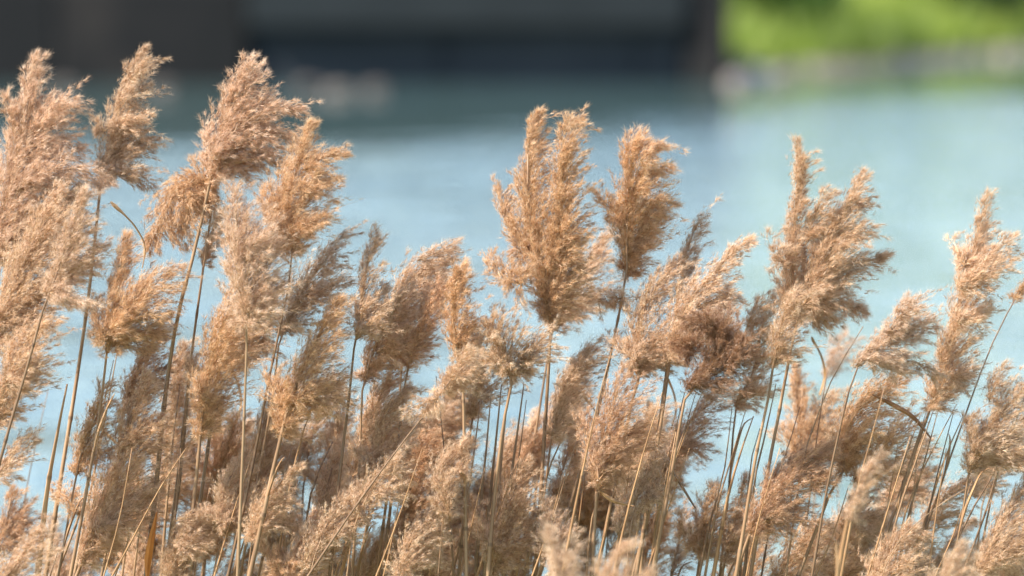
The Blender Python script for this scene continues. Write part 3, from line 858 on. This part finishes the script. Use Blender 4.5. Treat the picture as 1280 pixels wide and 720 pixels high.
reed("pale narrow plume between the upright pale one and the dark-bellied arch", 0.0, [(890, 800), (899, 745), (905, 705)], 2.4,
     [(905, 702, 9), (915, 662, 15), (925, 622, 13), (936, 588, 4)], [[(910, 680, 10), (935, 660, 12), (950, 640, 4)]], "tan")
reed("pale golden plume in front of the tight sheaf of bare stems", -0.15, [(600, 800), (608, 750), (614, 718)], 2.6,
     [(615, 716, 12), (620, 682, 25), (630, 642, 33), (646, 606, 26), (661, 574, 7)], [[(618, 690, 12), (595, 655, 16), (590, 620, 6)]], "tan")
reed("full pale plume topping the sheaf of bare stems, near-black where it joins them", -0.1, [(610, 720), (618, 620), (631, 520), (640, 478)], 2.8,
     [(640, 474, 12), (632, 442, 33), (616, 412, 34), (609, 386, 15)], [[(646, 466, 15), (668, 432, 22), (692, 414, 12)], [(635, 455, 14), (600, 440, 18), (580, 415, 8)]], "pale")
reed("soft peach plume between the bottlebrush plume and the sheaf of stems", 0.1, [(570, 760), (580, 640), (589, 525)], 2.2,
     [(590, 522, 11), (597, 482, 28), (591, 442, 26), (585, 402, 11)], (), "tan")
reed("plume on a long stem slanting steeply across the others", -0.2, [(385, 720), (438, 642), (480, 584), (518, 534), (552, 492)], 1.6,
     [(552, 492, 8), (566, 470, 21), (582, 448, 16), (592, 432, 6)], [[(548, 498, 8), (528, 505, 12), (505, 520, 5)]], "tan", "dark")
reed("dull umber plume sunk deep among the stems under the peach ones", 0.05, [(480, 800), (492, 740), (500, 695)], 2.4,
     [(500, 692, 9), (505, 652, 23), (515, 602, 26), (525, 562, 23), (536, 528, 9)], (), "brown")
reed("wide tawny plume below the dome-shaped one with water showing beside it", 0.0, [(420, 760), (432, 680), (440, 625)], 2.2,
     [(440, 622, 9), (450, 572, 26), (465, 522, 33), (481, 482, 29), (496, 450, 9)], [[(460, 560, 14), (490, 545, 20), (512, 530, 8)]], "tan")
reed("light tan plume low among slanting stems under the dark-hearted one", 0.0, [(368, 820), (378, 765), (385, 722)], 2.2,
     [(385, 720, 11), (395, 672, 27), (405, 622, 31), (416, 582, 23), (426, 548, 7)], (), "tan")
reed("shaggy umber plume at the lower edge below the light tan one", -0.2, [(330, 840), (342, 795), (350, 762)], 2.6,
     [(350, 760, 18), (365, 712, 31), (385, 672, 29), (396, 638, 12)], [[(360, 720, 14), (340, 700, 18), (328, 680, 8)]], "grey")
reed("ginger plume behind the pair of thick greenish stems", 0.2, [(240, 800), (249, 745), (255, 702)], 2.2,
     [(255, 700, 11), (262, 652, 25), (272, 602, 31), (286, 552, 23), (296, 508, 9)], (), "orange")
reed("tawny plume crossed by the straight dark stem", 0.12, [(285, 780), (294, 715), (300, 664)], 2.2,
     [(300, 662, 9), (312, 612, 23), (325, 562, 27), (335, 512, 21), (341, 478, 7)], (), "tan")
reed("long tan plume beside the thick stem with the orange sheath", 0.25, [(180, 780), (189, 705), (195, 644)], 2.2,
     [(195, 642, 9), (206, 582, 24), (213, 522, 25), (220, 472, 18), (229, 426, 6)], (), "tan")
reed("blurred pale plume close to the camera at the bottom edge, leaning back", -0.95, [(716, 880), (710, 830), (706, 800)], 2.6,
     [(706, 797, 10), (703, 742, 20), (695, 700, 16), (684, 655, 6)], (), "pale")
reed("blurred pale curled plume close to the camera at the bottom edge, dark in its middle", -0.95, [(742, 880), (748, 830), (751, 790)], 2.6,
     [(751, 787, 14), (753, 735, 24), (764, 702, 20), (782, 678, 6)], [[(770, 755, 12), (793, 730, 14), (804, 705, 6)]], "tan")
reed("slightly blurred stem with a slim closed plume in front of the round orange one", -0.75, [(1042, 760), (1050, 700), (1058, 655)], 3.2,
     [(1059, 652, 6), (1070, 620, 10), (1084, 590, 9), (1102, 562, 4)], (), "tan", "gold")
reed("heaped ginger plume along the bottom edge under the crossing stems", -0.2, [(1055, 860), (1070, 800), (1080, 765)], 2.6,
     [(1080, 762, 26), (1104, 712, 36), (1120, 682, 29), (1142, 655, 9)], (), "tan")
reed("blurred cream plume at the bottom edge below the thin crossing twig", -0.8, [(1150, 860), (1162, 815), (1170, 785)], 2.8,
     [(1170, 782, 24), (1180, 732, 34), (1196, 696, 20), (1203, 678, 6)], (), "pale")
reed("thin feathery golden plume with water on one side, next to the jointed stem", 0.0, [(660, 760), (676, 650), (689, 550)], 2.0,
     [(690, 547, 7), (697, 512, 13), (708, 476, 18), (726, 452, 19), (748, 430, 10)], [[(712, 480, 8), (718, 462, 8), (716, 446, 3)]], "tan")
reed("small slender orange plume between slanting bare stems", 0.05, [(668, 760), (678, 700), (684, 645)], 1.8,
     [(685, 642, 6), (695, 612, 11), (705, 582, 12), (716, 542, 5)], (), "orange")
reed("short orange plume behind the forked brown fan", 0.2, [(700, 780), (712, 735), (720, 694)], 1.8,
     [(720, 692, 8), (728, 652, 14), (738, 618, 13), (745, 590, 5)], (), "orange")
reed("dim mauve plume bent flat beside the sheaf of stems", 0.2, [(640, 760), (645, 680), (649, 604)], 1.8,
     [(650, 602, 7), (652, 572, 15), (668, 552, 17), (694, 545, 7)], (), "brown")
reed("tiny orange tuft on a long bare stem at the picture edge", 0.15, [(1130, 740), (1165, 640), (1192, 560), (1236, 440), (1266, 378)], 1.6,
     [(1266, 378, 4), (1272, 366, 7), (1284, 350, 3)], (), "orange", "dark")
reed("faint small plume hovering blurred behind the loose spreading one", 0.9, [(1010, 720), (1020, 600), (1030, 475)], 1.4,
     [(1031, 472, 3), (1035, 452, 13), (1046, 432, 15), (1062, 405, 6)], (), "pink", dens=0.6)
reed("pinkish plume spreading sideways under the curled brown fist", 0.15, [(812, 760), (824, 670), (834, 582)], 2.0,
     [(835, 580, 7), (850, 547, 22), (866, 522, 26), (890, 502, 19), (914, 488, 7)], [[(850, 560, 8), (872, 558, 10), (884, 548, 4)]], "pink", dens=0.8)
reed("pale plume filling the gap behind the fan with the forked base", 0.2, [(765, 760), (774, 680), (781, 602)], 2.0,
     [(781, 600, 9), (795, 562, 24), (811, 530, 22), (823, 500, 9)], (), "pale")
reed("rumpled tan plume at the bottom edge under the dark-bellied arch", -0.05, [(935, 840), (950, 785), (960, 745)], 2.2,
     [(960, 742, 11), (985, 702, 25), (1010, 672, 25), (1032, 648, 9)], (), "tan")
reed("amber plume at the bottom edge beside the slightly blurred stem", 0.0, [(1015, 850), (1024, 800), (1030, 764)], 2.2,
     [(1030, 762, 18), (1045, 712, 29), (1060, 682, 25), (1071, 658, 9)], (), "orange")
reed("tan plume low in the middle with a patch of bright water above it", 0.05, [(505, 840), (513, 785), (520, 744)], 2.2,
     [(520, 742, 14), (535, 692, 27), (550, 652, 24), (561, 618, 9)], (), "tan")
reed("tawny plume at the bottom edge under the wide tawny one", 0.0, [(430, 840), (438, 795), (445, 764)], 2.2,
     [(445, 762, 14), (456, 722, 25), (470, 692, 22), (482, 662, 7)], (), "tan")

# ---- stems that end bare or run up behind the plumes
def S(label, d, pts, rp=1.9, st="tan", **k):
    free = any(w in label for w in ("bare-ended", "ending bare", "in front", "broken off", "twig", "straw", "slanting"))
    return reed(label, d if free else max(d, 0.02), pts, rp, stint=st, auto_leaf=False, **k)

S("thickest leaning stem, flattened and broken off above the orange tan plume", -0.02, [(47, 720), (58, 620), (72, 540), (84, 480)], 4.2, "gold")
S("hair-thin stem alone against the water near the picture edge", 0.5, [(20, 700), (33, 612), (46, 550), (60, 488)], 0.9, "dark")
S("thin stem rising past the drooping brown plume toward the dull grey one", 0.05, [(93, 720), (112, 620), (132, 520), (150, 420)], 2.0)
S("stem leaning across the short orange plume into the fan-shaped plume", 0.1, [(70, 720), (100, 640), (118, 560), (142, 450)], 1.8)
S("diagonal straw crossing behind the thick stem with the orange sheath", -0.1, [(138, 724), (165, 675), (200, 610), (243, 545)], 1.4, "gold")
S("short broken stub at the bottom beside the umber corner plume", -0.2, [(60, 740), (66, 700), (73, 688)], 1.4, "dark")
S("upright stem in the gap under the drooping brown plume", 0.2, [(150, 740), (158, 680), (170, 610)], 1.8)
S("pale stem at the foot of the thick sheathed stem", 0.15, [(165, 740), (172, 680), (184, 600)], 1.8)
S("slim stem in front of the long tan plume", -0.05, [(214, 740), (218, 660), (226, 560)], 2.0)
S("reddish stem just behind the pair of thick greenish stems", 0.15, [(200, 740), (206, 660), (215, 560), (225, 480)], 2.4)
S("straight stem slanting beside the dark-hearted plume's stem", 0.05, [(318, 740), (340, 650), (365, 560)], 2.0)
S("gold stem slanting up from the bottom toward the slim spiked plume", -0.1, [(340, 740), (360, 620), (382, 530), (412, 465)], 1.9, "gold")
S("stem with a shredded joint standing in the bright water gap", 0.1, [(370, 740), (388, 620), (400, 585), (416, 552)], 2.4, "dark")
S("slanting stem ending at the water gap under the light tan plume", 0.15, [(395, 740), (402, 640), (425, 565)], 1.6, "dark")
S("thick gold stem fanned at its foot behind the long slanting one", 0.0, [(425, 720), (447, 640), (462, 580), (480, 520)], 3.0, "gold")
S("second thin stem running beside the long slanting one", 0.05, [(445, 720), (465, 640), (490, 575), (515, 535)], 1.5)
S("slim reddish stem bowed slightly toward the bottlebrush plume", -0.05, [(566, 700), (560, 610), (553, 540), (545, 470)], 1.3, "dark")
S("stem leaning beside the bottlebrush plume's stem", 0.05, [(560, 740), (580, 650), (592, 570), (602, 490)], 2.1)
S("outermost stem of the tight sheaf, on the bottlebrush side", -0.05, [(594, 740), (600, 640), (608, 560), (614, 490)], 2.6, "grey")
S("greyish stem second in the tight sheaf under the full pale plume", -0.08, [(604, 740), (611, 640), (619, 560), (627, 480)], 3.0, "grey")
S("brown stem third in the tight sheaf under the full pale plume", -0.02, [(618, 740), (622, 640), (628, 560), (636, 485)], 2.6)
S("stem of the tight sheaf that kinks away toward the jointed stem", 0.0, [(630, 740), (634, 640), (644, 560), (655, 480)], 3.0, "grey")
S("straw leaning away from the sheaf toward the central plume", 0.02, [(632, 700), (645, 600), (658, 500)], 1.8)
S("slanting bare stem meeting the long jointed one low down", 0.05, [(655, 720), (682, 600), (702, 550), (718, 510)], 2.2)
S("slim stem in front of the short orange plume", -0.05, [(672, 720), (694, 640), (712, 580), (728, 530)], 1.5)
S("dark thin stem between the small slender orange plume and the forked fan", 0.1, [(700, 720), (714, 640), (728, 580), (738, 520)], 1.3, "dark")
S("straight stem passing in front of the forked brown fan", -0.2, [(708, 690), (728, 590), (748, 500), (764, 440)], 1.9, "gold")
S("stem beside the foot of the forked brown fan", 0.0, [(732, 740), (738, 660), (750, 610), (760, 580)], 1.8)
S("pale straight stem slanting up to the bushy tan plume", -0.15, [(762, 740), (782, 650), (806, 560), (828, 490)], 1.9, "gold")
S("thick stem rising to the shadowed foot of the bushy plume", -0.2, [(800, 740), (806, 640), (822, 540), (834, 450)], 2.8)
S("stem crossing low through the bundle under the curled brown plume", 0.0, [(785, 740), (812, 640), (838, 560), (856, 490)], 2.0)
S("slim stem splaying out of the bundle toward the curled fist", -0.05, [(815, 700), (830, 610), (852, 550), (870, 490)], 1.9)
S("outer splayed stem of the bundle, nearest the open water", -0.08, [(812, 740), (822, 640), (850, 560), (878, 490)], 1.9, "gold", leaves=[([(836, 582, 1.0), (850, 604, 1.8), (869, 635, 1.0)], (0.5, 0.45, 0.4))])
S("dark upright stem standing in the water below the bundle", 0.1, [(819, 740), (820, 680), (821, 620), (817, 570)], 1.7, "dark")
S("dark stem from the upright pale plume to the nodding see-through one", -0.1, [(870, 740), (888, 650), (905, 590), (915, 510)], 1.8, "dark")
S("stem bending toward the skirts of the spreading plume", 0.0, [(878, 740), (895, 640), (912, 580), (933, 510)], 1.9)
S("gold stem with a split sheath under the spreading plume", -0.1, [(895, 700), (910, 620), (926, 565), (942, 520)], 2.6, "gold")
S("short dark stem standing between two pale ones under the spreading plume", 0.1, [(925, 720), (935, 610), (940, 570), (950, 535)], 1.7, "dark")
S("grey stem slanting up toward the spreading plume's centre", 0.05, [(930, 720), (945, 590), (955, 550), (970, 480)], 2.2, "grey")
S("stem with tiny side shoots leaning under the spreading plume", 0.1, [(955, 700), (972, 600), (985, 560), (1000, 508)], 1.3, "dark")
S("lone slender stem ending bare against the water", -0.05, [(985, 700), (1003, 580), (1022, 520), (1042, 470), (1079, 408)], 1.3)
S("short slender stem beside the lone bare-ended one", 0.1, [(1005, 680), (1022, 540), (1028, 500), (1034, 466)], 1.2, "dark")
S("straight stem in front of the round orange plume, bare-ended", -0.3, [(1048, 740), (1072, 610), (1090, 545), (1107, 478)], 1.9, "gold")
S("first stem of the slanting sheaf below the knotty plume", -0.02, [(1080, 740), (1108, 640), (1130, 575), (1152, 515)], 1.8, "dark")
S("second stem of the slanting sheaf, close behind the first", 0.02, [(1092, 740), (1114, 650), (1138, 575), (1158, 515)], 1.8)
S("thickest stem of the slanting sheaf below the knotty plume", -0.05, [(1098, 740), (1120, 650), (1140, 590), (1166, 515)], 2.4)
S("stem of the slanting sheaf that stands steeper than the rest", 0.05, [(1118, 740), (1134, 650), (1152, 590), (1172, 515)], 2.2, "grey")
S("crossing stem of the slanting sheaf heading for the edge plume", 0.0, [(1112, 740), (1132, 640), (1162, 570), (1196, 505)], 1.6, "gold")
S("dark stem ending at the knotty plume's outer tufts", -0.05, [(1140, 740), (1152, 680), (1170, 600), (1192, 515)], 1.7, "dark")
S("stem under the tiny orange tuft's stem with a sheath at its joint", 0.1, [(1130, 740), (1160, 640), (1180, 575), (1204, 520)], 2.4, "gold")
S("thin twig lying across the stems, almost horizontal", -0.25, [(1050, 900), (1110, 700), (1163, 640), (1216, 606)], 1.0)
S("dark stem of the crossing pair below the tousled edge plume", -0.1, [(1170, 740), (1192, 685), (1222, 625), (1246, 585), (1268, 530)], 1.8, "dark")
S("steeper dark stem of the crossing pair below the tousled edge plume", -0.08, [(1195, 740), (1210, 700), (1232, 640), (1247, 588), (1275, 500)], 1.7, "dark")
S("stem at the edge of the combed plume, disappearing behind it", 0.05, [(1215, 740), (1228, 680), (1245, 600), (1290, 470)], 1.7)

# ---- the crowded back row: copies of reeds already built (mesh data shared), lowered into the gaps
def copy_tree(o, parent=None):
    c = o.copy()
    COL.objects.link(c)
    if parent is not None:
        c.parent = parent
        c.matrix_parent_inverse = o.matrix_parent_inverse
    for ch in list(o.children):
        copy_tree(ch, c)
    return c


def by_words(w):
    return next((r, Y, m) for r, Y, m in ROOTS if w in r["label"] and m is not None)


SRC = {k: by_words(w) for k, w in dict(dome="dome-shaped", cap="pale feathery plume with a fine", heart="dark-hearted orange", soft="tall soft grey",
       bulge="bulging orange", fan="fan-shaped", big="biggest plume", lean="bushy tan", arch="pale plume arching", mott="mottled tan",
       flag="flag-shaped", plump="plump orange", knot="knotty", loose="loose spreading", wind="large windswept").items()}
ZONES = [
    ("half-hidden plumes behind the drooping brown one", [
        
        ("cap", 205, 600, .5, 20, "half-hidden fluffy plume showing between the sheathed stem and the long tan plume"), 
        ("fan", 150, 640, .55, -30, "spread-out plume deep behind the drooping brown plume's tail"), 
        ("bulge", 235, 660, .6, 40, "bushy plume low behind the sheathed stem near the ginger plume"), 
        ("soft", 70, 690, .6, 10, "soft plume behind the bases of the short orange tan plume"), 
        ("mott", 175, 700, .35, 70, "mottled plume at the very bottom behind the orange sheath")]),
    ("half-hidden plumes behind the straight dark stem", [
        
        ("cap", 330, 560, .55, -20, "pale plume deep between the tawny crossed plume and the dark-hearted plume's foot"), 
        ("dome", 345, 640, .45, 60, "rounded plume half buried below the dark-hearted plume's stem"), 
        ("arch", 305, 700, .5, 15, "arched plume at the bottom behind the straight dark stem"), 
        ("fan", 270, 560, .6, 50, "fan of fluff behind the pair of thick greenish stems"), 
        ("soft", 420, 700, .6, 35, "soft plume at the bottom between the umber and tawny edge plumes")]),
    ("half-hidden plumes around the long slanting stem", [
        
        ("dome", 520, 540, .5, -30, "rounded plume in the back beneath the long slanting stem's middle"), 
        ("arch", 480, 670, .4, -20, "arched plume low behind the foot of the long slanting stem"), 
        ("lean", 570, 690, .45, 15, "leaning plume at the bottom beside the soft peach plume's stem"), 
        ("bulge", 420, 560, .35, 80, "bulging plume behind the stem with the shredded joint"),
        
        ("plump", 560, 500, .6, 40, "orange plume in the back just under the bottlebrush plume"), 
        ("soft", 520, 700, .5, -15, "soft plume at the bottom under the dull umber one"), 
        ("cap", 395, 530, .6, 65, "pale plume behind the bright water gap and its shredded stem"), 
        ("fan", 545, 620, .65, 10, "fan of fluff above the patch of bright water in the middle")]),
    ("half-hidden plumes behind the tight sheaf", [
        
        ("dome", 640, 560, .55, 40, "rounded plume behind the upper half of the tight sheaf of stems"), 
        ("cap", 690, 640, .5, -25, "pale plume in the back below the flat bent mauve plume"), 
        ("heart", 650, 690, .45, 60, "dark-cored plume at the bottom beside the jointed stem"), 
        ("fan", 720, 590, .6, 30, "fan of fluff behind the small slender orange plume"), 
        ("arch", 615, 600, .6, -35, "arched plume behind the outer grey stems of the tight sheaf"), 
        ("mott", 705, 500, .6, 20, "mottled plume behind the thin golden plume near the jointed stem"), 
        ("lean", 735, 690, .5, 75, "leaning plume at the bottom behind the short orange plume"), 
        ("bulge", 600, 700, .5, 25, "bulging plume at the bottom behind the foot of the tight sheaf")]),
    ("half-hidden plumes behind the bundle of stems", [
        
        ("cap", 800, 640, .5, 30, "pale plume low behind the bundle of stems under the bushy tan plume"), 
        ("dome", 770, 570, .6, -20, "rounded plume deep behind the forked brown fan"), 
        ("fan", 820, 560, .55, 50, "fan of fluff in the middle of the bundle of stems"), 
        ("heart", 800, 700, .4, 15, "dark-cored plume at the bottom under the bundle of stems"), ]),
    ("half-hidden plumes behind the arched brown one", [
        
        ("dome", 1010, 690, .5, 25, "rounded plume low behind the rumpled tan one"), 
        ("cap", 1065, 640, .45, -30, "pale plume behind the slightly blurred closed plume"), 
        ("heart", 935, 690, .5, 50, "dark-cored plume low between the pale narrow plume and the arched brown one"), 
        ("arch", 1100, 640, .55, 20, "arched plume behind the feet of the slanting sheaf"), 
        ("mott", 1130, 590, .6, -20, "mottled plume behind the first stems of the slanting sheaf"), 
        ("fan", 1000, 520, .7, 40, "faded orange plume in the back between the lone bare-ended stem and the round orange plume"), 
        ("soft", 1150, 700, .5, 60, "soft plume at the bottom behind the blurred cream plume")]),
    ("half-hidden plumes behind the crossing dark stems", [
        
        ("cap", 1255, 560, .45, 30, "pale plume behind the upper end of the combed edge plume"), 
        ("dome", 1215, 700, .5, -25, "rounded plume at the bottom under the crossing pair of dark stems"), 
        ("heart", 1270, 690, .4, 45, "dark-cored plume in the bottom corner behind the combed plume"), 
        ("arch", 1180, 690, .55, 15, "arched plume at the bottom beside the steeper dark stem")]),
    ("pale plumes nestled low among the stems", [
        ("cap", 468, 605, -0.62, 15, "pale plume low in the middle, across the foot of the long slanting stem"),
        ("arch", 345, 610, -0.62, -20, "pale arched plume low between the straight dark stem and the dark-hearted plume's stem"),
        ("dome", 560, 575, -0.62, 35, "rounded pale plume low beside the foot of the bottlebrush plume's stem"),
        ("lean", 285, 600, -0.45, 20, "pale leaning plume low beside the pair of thick greenish stems"),
        ("cap", 410, 655, -0.62, 40, "feathery pale plume at the bottom beside the bright water gap"),
        ("soft", 690, 655, -0.62, 30, "soft silvery plume at the bottom beside the blurred pale one"),
        ("arch", 535, 650, -0.62, 10, "pale arched plume at the bottom under the rounded pale one"),
        ("dome", 225, 665, -0.45, -30, "rounded pale plume at the bottom touching the sheathed stem"),
        ("cap", 800, 610, -0.45, 60, "feathery pale plume low within the bundle of stems"),
        ("lean", 480, 520, -0.45, -15, "leaning pale plume in the middle under the dome-shaped one")]),
]
for grp, items in ZONES:
    for key, px, py, d, rz, lab in items:
        src, Y0, mid = SRC[key]
        Y = FOCUS + 0.12 + 0.4 * d
        r = copy_tree(src)
        r["label"], r["group"] = lab, grp
        rel = Vector(mid) - src.location
        s = (0.62 if grp.startswith('pale') else 0.82) + 0.2 * random.random()
        r.scale = (s, s, s)
        ang = math.radians(rz)
        r.rotation_euler = (0, 0, ang)
        tgt = at(px, py, Y)
        off = Vector((rel.x * math.cos(ang) - rel.y * math.sin(ang), rel.x * math.sin(ang) + rel.y * math.cos(ang), rel.z)) * s
        r.location = Vector(tgt) - off

# ---- fine straw-coloured stems, all alike, standing between the plumes
STRAWS = [(165, 560), (196, 590), (262, 610), (318, 560), (338, 585), (372, 600), (455, 600), (505, 590), (528, 560), (556, 590),
          (606, 585), (650, 570), (668, 590), (705, 590), (733, 575), (770, 600), (790, 560), (808, 585), (845, 540), (862, 560),
          (1122, 560), (1138, 545), (1146, 575), (1183, 560), (1128, 600), (1215, 600), (1060, 610), (975, 560)]
for sx_, sy_ in STRAWS:
    lean = RNG.uniform(0.12, 0.42)
    hh = 740 - sy_
    bow = RNG.uniform(-5, 5)
    reed("thin bare straw-coloured stem slanting up between the plumes", RNG.uniform(-0.16, 0.04),
         [(sx_ - lean * hh, 740), (sx_ - lean * hh * 0.5 + bow, 740 - hh * 0.5), (sx_, sy_)], RNG.uniform(1.0, 1.6),
         stint="gold", group="thin straw stems between the plumes", auto_leaf=False)
